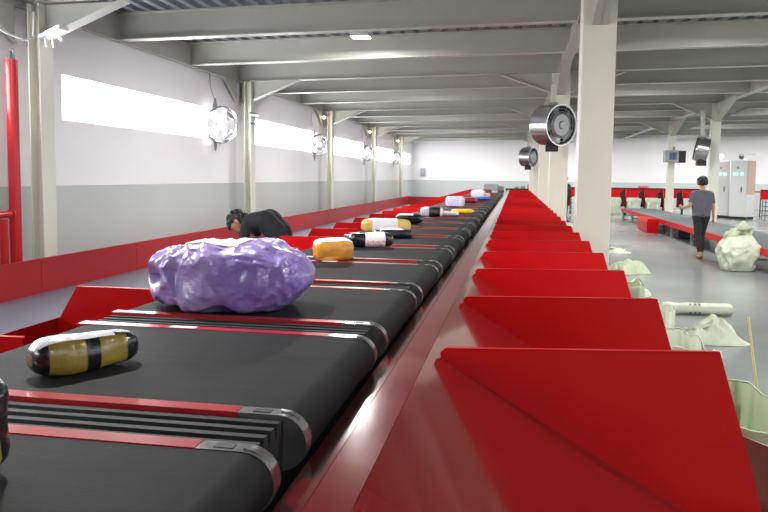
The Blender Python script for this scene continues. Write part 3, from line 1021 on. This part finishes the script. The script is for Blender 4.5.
# ------------------------------------------------------------------ low grey conveyor table on the right
tx0, tx1, ty0, ty1, tz = 4.54, 5.87, 6.0, 32.6, .465
bt = empty('low_conveyor', (0, 0, 0), label='long low grey belt conveyor with red side skirts behind the walking man', cat='conveyor')
MB().box(tx0 + .02, tx1 - .02, ty0, ty1, tz - .02, tz + .006).build('belt', M['conveyor_grey'], bt)
MB().box(tx0 - .02, tx0 + .02, ty0, ty1, tz - .14, tz).build('side_skirt', M['red'], bt)
MB().box(tx1 - .02, tx1 + .02, ty0, ty1, tz - .14, tz).build('side_skirt', M['red'], bt)
MB().box(tx0 - .02, tx1 + .02, ty1, ty1 + .04, tz - .13, tz - .01).build('end_skirt', M['red'], bt)
MB().tube([(tx0, ty1 - .02, tz - .06), (tx1, ty1 - .02, tz - .06)], .055, 12).build('end_roller', M['dark'], bt, smooth=True)
for j in range(11):
    yy = ty1 - .35 - j * 2.45
    for xx in (tx0 + .02, tx1 - .02):
        MB().box(xx - .035, xx + .035, yy - .03, yy + .03, 0, tz - .14).build('leg', M['steel'], bt)
    MB().box(tx0 + .05, tx1 - .05, yy - .02, yy + .02, .16, .20).build('cross_bar', M['steel'], bt)
pts = [(-.16, 0, .0), (-.22, 0, .08), (-.22, 0, .34), (-.16, 0, .44), (.42, 0, .44), (.42, 0, 0)]
mg = MB().prism([(x * .55 + 4.29, 24.3, z * 1.02) for x, _q, z in pts], (0, 1.8, 0)).build('motor_guard', M['red'], bt)
MB().box(4.22, 4.50, 24.288, 24.299, .04, .38).build('end_panel', M['red'], mg)
MB().box(4.64, 5.5, 22.0, 24.2, .05, .32).build('drive_box', M['dark'], bt)


# ------------------------------------------------------------------ far cross line of red chutes with sacks
RY = 36.3


def make_far():
    e = empty('far_chute', (0, 0, 0))
    MB().box(-.42, .42, .0, .03, .84, 1.26).build('panel', M['red'], e)
    MB().box(-.42, .42, -.03, .05, 1.26, 1.30).build('top_rail', M['dark'], e)
    MB().prism([(.34, -.55, .62), (.34, 0, 1.22), (.34, 0, .42), (.34, -.55, .42)], (.03, 0, 0)).build('divider', M['red_plate'], e)
    MB().prism([(.12, -.06, 1.04), (.34, -.06, 1.20), (.34, -.06, .84), (.26, -.06, .62)], (0, .02, 0)).build('flap', M['dark'], e)
    MB().box(.16, .42, -.05, -.02, .40, .90).build('lower_panel', mat('dark_red_panel', (92, 14, 18), .4) if 'drp' not in M else M['drp'], e)
    for s in (-.40, .40):
        MB().box(s - .02, s + .02, 0, .04, 0, .84).build('leg', M['dark'], e)
    return e


M['drp'] = mat('dark_red_panel', (92, 14, 18), .4)
fc0 = make_far()
fxs = [1.9, 2.75, 3.6, 4.45, 5.3, 6.15, 7.0, 7.85, 11.25, 12.1, 12.95]
for i, fx in enumerate(fxs):
    o = fc0 if i == 0 else copy_tree(fc0)
    o.location = (fx + .35, RY, 0)
    if fx in (4.45, 5.3, 6.15):
        t = {4.45: 'far red chute, left one of the three before the far column', 5.3: 'far red chute, middle one of the three before the far column',
             6.15: 'far red chute, right one of the three before the far column'}[fx]
    else:
        t = 'far red chute in the row along the back of the hall'
    tag(o, t, 'chute', 'red chutes along the back')
for i, (fx, t) in enumerate(((3.7, 'distant sack mostly hidden behind the nearest middle column'), (4.62, 'white sack under the leftmost far red chute'),
                             (5.52, 'white sack under the second far red chute'), (6.40, 'white sack under the third far red chute, by the far column'))):
    open_bag('far_sack', (fx, RY - .35, 0), .30, .22, .80, 30 + i, M['bag'], t, 'sacks under the far red chutes')
parcel('far_pink_parcel', (6.0, RY - .02, 1.302), 0, (.5, .06, .10), mat('pink_film', (220, 90, 120), .4), 'small pink parcel on top of the far red chutes', ce=.5, group=None)
tag(MB().box(1.6, 13.4, RY + .05, RY + .9, 1.16, 1.22).build('far_conveyor', M['conveyor_grey']), 'grey belt running behind the far red chutes', 'conveyor')
# black trolley frames right of the cabinets
for i, (xx, yy) in enumerate(((11.2, 35.1), (11.75, 35.3))):
    e = empty('trolley', (xx, yy, 0), label=('black wire trolley beside the right cabinet', 'black wire trolley at the right edge under the far chutes')[i], cat='trolley')
    for q in range(4):
        MB().box(-.22, .22, -.2, .2, .15 + q * .2, .17 + q * .2).build('shelf', M['dark'], e)
    for sx in (-.22, .22):
        for sy in (-.2, .2):
            MB().box(sx - .012, sx + .012, sy - .012, sy + .012, 0, .85).build('post', M['dark'], e)


# ------------------------------------------------------------------ electrical cabinets
def cabinet(loc, w, h, d, label, beige):
    e = empty('electrical_cabinet', loc, -.72, label=label, cat='cabinet')
    MB().box(-w / 2, w / 2, 0, d, .12, h).build('body', M['cabinet'], e, bevel=.008)
    MB().box(-w / 2 + .01, w / 2 - .01, .01, d - .01, 0, .12).build('plinth', M['dark'], e)
    dr = MB().box(-w / 2 + .02, w / 2 - .02, -.02, -.001, .16, h - .04).build('door', M['cabinet'], e, bevel=.005)
    MB().box(w * .18, w * .22, -.05, -.02, 1.2, 1.42).build('handle', M['dark'], dr)
    MB().box(-w * .30, -w * .02, -.03, -.021, 1.92, 2.06).build('display', M['screen_cyan'], dr)
    MB().box(w * .10, w * .30, -.03, -.021, 1.92, 2.06).build('display', M['screen_cyan'], dr)
    MB().box(-w * .12, w * .02, -.03, -.021, 2.22, 2.32).build('dial', M['steel'], dr)
    if beige:
        MB().box(w / 2 + .001, w / 2 + .015, .02, d - .02, 1.1, h - .02).build('side_panel', M['beige'], e)
    return e


cabinet((9.22, 35.35, 0), .74, 2.58, .72, 'pale grey electrical cabinet with green lit displays, left one behind the walking man', False)
cabinet((9.66, 34.35, 0), .74, 2.60, .76, 'pale grey electrical cabinet with beige side panel, right one', True)
cl = empty('cabinet_lamp', (9.25, 35.7, 2.58), label='small lit white lamp standing on the left cabinet', cat='lamp')
MB().tube([(0, 0, 0), (0, 0, .14)], .02, 8).build('stem', M['white_plastic'], cl)
MB().tube([(0, 0, .14), (0, 0, .18), (0, 0, .26), (0, 0, .29)], [.05, .09, .09, .04], 12).build('globe', M['warm_glow'], cl, smooth=True)
cc = empty('wall_camera', (9.84, 34.75, 2.60), label='dark dome camera on a bar above the right cabinet', cat='camera')
MB().tube([(0, 0, 0), (0, 0, .3)], .015, 8).build('post', M['steel'], cc)
MB().tube([(-.1, 0, .27), (.6, 0, .27)], .012, 8).build('bar', M['steel'], cc)
MB().tube([(0, 0, .04), (0, 0, .1), (0, 0, .2), (0, 0, .24)], [.05, .10, .10, .06], 14).build('dome', M['dark'], cc, smooth=True)


# ------------------------------------------------------------------ people
def person(loc, rz, prims, label, shirt, shirt_tags, trousers_tags, hair_fn, eyes=None, voxel=.012, shoe_mat=None, lips=None):
    """prims: (tag, a, b, ra, rb) tapered capsules fused into one surface; clothes are shells lifted off that surface"""
    e = empty('person', loc, rz, label, 'person')
    bm = bmesh.new()
    for (tg, a, b, ra, rb) in prims:
        a, b = Vector(a), Vector(b)
        d = b - a
        L = max(d.length, 1e-4)
        q = d.to_track_quat('Z', 'Y') if d.length > 1e-4 else Matrix.Identity(3).to_quaternion()
        n, rg = 14, 6
        rows = []
        for k in range(rg + 1):
            ph = -math.pi / 2 + math.pi / 2 * k / rg
            rows.append((ra * math.sin(ph), max(ra * math.cos(ph), 1e-4)))
        for k in range(rg + 1):
            ph = math.pi / 2 * k / rg
            rows.append((L + rb * math.sin(ph), max(rb * math.cos(ph), 1e-4)))
        rings = [[bm.verts.new(a + q @ Vector((r * math.cos(2 * math.pi * j / n), r * math.sin(2 * math.pi * j / n), z))) for j in range(n)] for z, r in rows]
        for i in range(len(rings) - 1):
            for j in range(n):
                bm.faces.new((rings[i][j], rings[i][(j + 1) % n], rings[i + 1][(j + 1) % n], rings[i + 1][j]))
        bm.faces.new(rings[0][::-1])
        bm.faces.new(rings[-1])
    me = bpy.data.meshes.new('tmp_body')
    bm.to_mesh(me)
    bm.free()
    tmp = bpy.data.objects.new('tmp_body', me)
    COL.objects.link(tmp)
    rm = tmp.modifiers.new('r', 'REMESH')
    rm.mode = 'VOXEL'
    rm.voxel_size = voxel
    sm = tmp.modifiers.new('s', 'SMOOTH')
    sm.factor = .5
    sm.iterations = 3
    dg = bpy.context.evaluated_depsgraph_get()
    ev = tmp.evaluated_get(dg)
    m2 = bpy.data.meshes.new_from_object(ev)
    bpy.data.objects.remove(tmp)
    nv = len(m2.vertices)
    co = np.empty(nv * 3)
    m2.vertices.foreach_get('co', co)
    co = co.reshape(-1, 3)
    no = np.empty(nv * 3)
    m2.vertices.foreach_get('normal', no)
    no = no.reshape(-1, 3)
    best = np.full(nv, 1e9)
    who = np.zeros(nv, int)
    tt = np.zeros(nv)
    for i, (tg, a, b, ra, rb) in enumerate(prims):
        a, b = np.array(a), np.array(b)
        d = b - a
        t = np.clip(((co - a) @ d) / max(d @ d, 1e-9), 0, 1)
        dist = np.linalg.norm(co - (a + t[:, None] * d), axis=1) - (ra + (rb - ra) * t)
        k = dist < best
        best[k] = dist[k]
        who[k] = i
        tt[k] = t[k]
    tags = [p[0] for p in prims]
    body = bpy.data.objects.new('body', m2)
    m2.name = 'body'
    COL.objects.link(body)
    body.parent = e
    m2.materials.clear()
    m2.materials.append(M['skin'])
    for p in m2.polygons:
        p.use_smooth = True
    polys = [tuple(p.vertices) for p in m2.polygons]

    def shell(name, mask, off, m, wr=.006, ws=9.0):
        keep = [f for f in polys if all(mask[i] for i in f)]
        idx = sorted({i for f in keep for i in f})
        mp = {i: k for k, i in enumerate(idx)}
        vs = []
        for i in idx:
            p = co[i] + no[i] * (off + wr * noise.noise(Vector(co[i] * ws)))
            vs.append(tuple(p))
        me3 = bpy.data.meshes.new(name)
        me3.from_pydata(vs, [], [tuple(mp[i] for i in f) for f in keep])
        for p in me3.polygons:
            p.use_smooth = True
        me3.materials.append(m)
        o = bpy.data.objects.new(name, me3)
        COL.objects.link(o)
        o.parent = e
        so = o.modifiers.new('thick', 'SOLIDIFY')
        so.thickness = .006
        so.offset = -1
        return o

    def mask_of(spec):
        mk = np.zeros(nv, bool)
        for i, tg in enumerate(tags):
            if tg in spec:
                lo, hi = spec[tg]
                mk |= (who == i) & (tt >= lo) & (tt <= hi)
        return mk
    shell('shirt', mask_of(shirt_tags), .014, shirt)
    shell('trousers', mask_of(trousers_tags), .011, M['trousers'])
    hm = np.array([hair_fn(Vector(co[i])) if tags[who[i]] == 'head' else False for i in range(nv)])
    shell('hair', hm, .018, M['hair'], wr=.018, ws=38.0)
    if shoe_mat:
        shell('sandals', mask_of({'foot': (0, 1)}), .006, shoe_mat, wr=0)
    for (p, r, m, nm) in (eyes or []):
        MB().grid(lambda u, v: Vector(p) + r * Vector((math.sin(math.pi * u) * math.cos(2 * math.pi * v), math.sin(math.pi * u) * math.sin(2 * math.pi * v), math.cos(math.pi * u))), 7, 10, False, True).build(nm, m, e, smooth=True)
    return e


def hand(prefix, wrist, fwd, palm_n, side, curl=.5, s=1.0):
    """palm and five bent fingers from the wrist; side: thumb direction"""
    w = Vector(wrist)
    f = Vector(fwd).normalized()
    t = Vector(side).normalized()
    n = Vector(palm_n).normalized()
    out = []
    for k in (-1, -.33, .33, 1):
        out.append((prefix, w + t * (.018 * k * s), w + f * (.085 * s) + t * (.028 * k * s), .017 * s, .014 * s))
    for k, ln in zip((1, .33, -.33, -1), (.070, .078, .072, .056)):
        a = w + f * (.085 * s) + t * (.029 * k * s)
        b = a + (f * math.cos(curl) + n * math.sin(curl)) * (ln * .55 * s)
        c = b + (f * math.cos(curl * 2.2) + n * math.sin(curl * 2.2)) * (ln * .5 * s)
        out.append((prefix, a, b, .0100 * s, .0092 * s))
        out.append((prefix, b, c, .0092 * s, .008 * s))
    a = w + f * (.025 * s) + t * (.026 * s)
    b = a + (f * .7 + t * .7 + n * .2).normalized() * (.045 * s)
    c = b + (f * .9 + t * .2 + n * .35).normalized() * (.035 * s)
    out += [(prefix, a, b, .014 * s, .011 * s), (prefix, b, c, .011 * s, .009 * s)]
    return out


def V(*a):
    return Vector(a)


# the man walking away: faces +Y, local origin between the feet
pr = []
hip = .90
for s in (-1, 1):
    pr += [('pelvis', V(s * .075, 0, .90), V(s * .07, 0, .99), .105, .10),
           ('torso', V(s * .075, .0, 1.0), V(s * .095, -.005, 1.22), .098, .110),
           ('torso', V(s * .095, -.005, 1.22), V(s * .10, -.01, 1.38), .110, .085),
           ('torso', V(s * .03, -.01, 1.42), V(s * .165, -.01, 1.405), .065, .058)]
pr += [('torso', V(0, -.035, 1.0), V(0, -.045, 1.3), .09, .095), ('torso', V(0, -.03, 1.3), V(0, -.02, 1.42), .095, .07), ('neck', V(0, -.005, 1.42), V(0, .01, 1.55), .058, .055),
       ('head', V(0, .015, 1.635), V(0, .02, 1.69), .082, .092), ('head', V(0, -.02, 1.665), V(0, .04, 1.67), .088, .085), ('head', V(0, .045, 1.60), V(0, .05, 1.625), .058, .066),
       ('head', V(0, .12, 1.63), V(0, .105, 1.66), .016, .012), ('ear', V(.088, .01, 1.635), V(.092, .0, 1.665), .012, .016), ('ear', V(-.088, .01, 1.635), V(-.092, .0, 1.665), .012, .016)]
# legs mid stride: right leg forward, left leg trailing and nearly in line
pr += [('leg', V(.075, 0, .90), V(.055, .10, .50), .090, .060), ('shin', V(.055, .10, .50), V(.045, .06, .09), .058, .040), ('foot', V(.045, .04, .045), V(.05, .20, .035), .036, .034),
       ('leg', V(-.075, 0, .90), V(-.055, -.02, .50), .090, .060), ('shin', V(-.055, -.02, .50), V(-.035, -.14, .12), .058, .040), ('foot', V(-.035, -.15, .07), V(-.035, -.02, .033), .036, .034)]
# right arm hanging, left arm bent forward
pr += [('uarm', V(.185, -.01, 1.395), V(.235, -.02, 1.12), .050, .042), ('farm', V(.235, -.02, 1.12), V(.262, .02, .88), .040, .028)]
pr += hand('hand', V(.262, .02, .88), V(.05, .05, -1), V(-1, .2, 0), V(0, 1, 0), .35)
pr += [('uarm', V(-.185, -.01, 1.395), V(-.255, -.03, 1.14), .050, .042), ('farm', V(-.255, -.03, 1.14), V(-.36, .14, 1.10), .040, .030)]
pr += hand('hand', V(-.36, .14, 1.10), V(-.55, .8, .05), V(.8, .5, -.1), V(0, .1, 1), .7)
person((4.0, 16.8, .0), .05, pr, 'man walking away in a slate grey T-shirt and black trousers', M['shirt_grey'],
       {'torso': (0, 1), 'pelvis': (.2, 1), 'uarm': (0, .72)}, {'pelvis': (0, .95), 'leg': (0, 1), 'shin': (0, .93)},
       lambda p: p.z > 1.60 and not (p.y > .075 and p.z < 1.72), shoe_mat=M['sandal'],
       eyes=[(V(-.034, .105, 1.66), .012, M['eye'], 'eye'), (V(.034, .105, 1.66), .012, M['eye'], 'eye')])

# the man bending over in the left aisle: faces -X, seen from his left side
pr = []
hz = .86
for s in (-1, 1):
    y_ = s * .08
    pr += [('pelvis', V(.02, y_, hz), V(-.01, y_, hz + .08), .115, .115),
           ('torso', V(.0, s * .085, hz + .06), V(-.12, s * .09, hz + .19), .112, .112),
           ('torso', V(-.12, s * .09, hz + .19), V(-.30, s * .10, hz + .165), .112, .090),
           ('torso', V(-.30, s * .04, hz + .16), V(-.315, s * .165, hz + .13), .075, .062)]
    pr += [('leg', V(.02, y_, hz), V(-.02, s * .10, .47), .105, .066), ('shin', V(-.02, s * .10, .47), V(.06, s * .10, .08), .062, .042), ('foot', V(.07, s * .10, .04), V(-.11, s * .12, .035), .038, .036)]
    # arms reaching down and forward
    el = V(-.36, s * .20, hz - .10)
    wr_ = V(-.42, s * .16, hz - .32)
    pr += [('uarm', V(-.315, s * .185, hz + .12), el, .052, .042), ('farm', el, wr_, .041, .029)]
    pr += hand('hand', wr_, V(-.25, -s * .1, -1), V(-.9, -s * .3, .2), V(-.3, -s, 0), .5)
hc = V(-.485, 0, hz + .165)                       # head looking down and left
fd = V(-.55, 0, -.83).normalized()                # face direction
ud = V(-.83, 0, .55).normalized()                 # crown direction
pr += [('torso', V(-.10, 0, hz + .20), V(-.28, 0, hz + .185), .10, .09), ('torso', V(.03, 0, hz + .07), V(-.10, 0, hz + .205), .105, .105), ('neck', V(-.30, 0, hz + .17), V(-.42, 0, hz + .15), .062, .055),
       ('head', hc - fd * .02 - ud * .02, hc - fd * .02 + ud * .04, .088, .092), ('head', hc - fd * .04 + ud * .01, hc + fd * .035 + ud * .015, .090, .084),
       ('head', hc + fd * .045 - ud * .06, hc + fd * .05 - ud * .03, .052, .064), ('head', hc + fd * .115 - ud * .03, hc + fd * .098 + ud * .005, .016, .012)]
for s in (-1, 1):
    pr += [('ear', hc + V(0, s * .088, 0) - ud * .03 - fd * .01, hc + V(0, s * .092, 0) - fd * .015, .012, .016)]
person((-2.655, 8.0, .13), 0, pr, 'man in a black T-shirt bending down behind the purple sack', M['shirt_black'],
       {'torso': (0, 1), 'pelvis': (.3, 1), 'uarm': (0, .55)}, {'pelvis': (0, .95), 'leg': (0, 1), 'shin': (0, .95)},
       lambda p: (p - hc).dot(ud) > .02 or (p - hc).dot(fd) < .0 and (p - hc).dot(ud) > -.06, shoe_mat=M['trousers'],
       eyes=[(hc + fd * .100 + ud * .0 + V(0, s * .036, 0), .012, M['eye'], 'eye') for s in (-1, 1)] + [(hc + fd * .100 - ud * .062, .014, M['lips'], 'mouth')])

# a person standing half hidden behind a middle column
pr = []
for s in (-1, 1):
    pr += [('pelvis', V(s * .075, 0, .92), V(s * .07, 0, 1.02), .108, .10), ('torso', V(s * .075, 0, 1.02), V(s * .095, 0, 1.24), .10, .112),
           ('torso', V(s * .095, 0, 1.24), V(s * .10, 0, 1.41), .112, .088), ('torso', V(s * .03, 0, 1.45), V(s * .165, 0, 1.435), .066, .058),
           ('leg', V(s * .075, 0, .92), V(s * .08, .01, .50), .092, .060), ('shin', V(s * .08, .01, .50), V(s * .085, 0, .09), .058, .040), ('foot', V(s * .085, .03, .04), V(s * .10, -.13, .035), .036, .034),
           ('uarm', V(s * .19, 0, 1.42), V(s * .235, .01, 1.14), .052, .042), ('farm', V(s * .235, .01, 1.14), V(s * .22, -.12, .93), .040, .028)]
    pr += hand('hand', V(s * .22, -.12, .93), V(-s * .2, -.5, -.8), V(-s, 0, 0), V(0, -1, .4), .5)
pr += [('neck', V(0, 0, 1.45), V(0, -.01, 1.57), .058, .055), ('head', V(0, -.01, 1.655), V(0, -.015, 1.71), .084, .092), ('head', V(0, .02, 1.68), V(0, -.045, 1.69), .088, .084),
       ('head', V(0, -.045, 1.615), V(0, -.05, 1.64), .056, .066), ('head', V(0, -.12, 1.65), V(0, -.105, 1.68), .016, .012)]
person((1.93, 29.4, 0), .5, pr, 'person in dark clothes standing half hidden behind the middle columns', M['shirt_black'],
       {'torso': (0, 1), 'pelvis': (.2, 1), 'uarm': (0, 1), 'farm': (0, .9)}, {'pelvis': (0, .95), 'leg': (0, 1), 'shin': (0, .95)},
       lambda p: p.z > 1.64 and not (p.y < -.075 and p.z < 1.74), shoe_mat=M['trousers'], voxel=.014,
       eyes=[(V(s * .034, -.105, 1.68), .012, M['eye'], 'eye') for s in (-1, 1)])
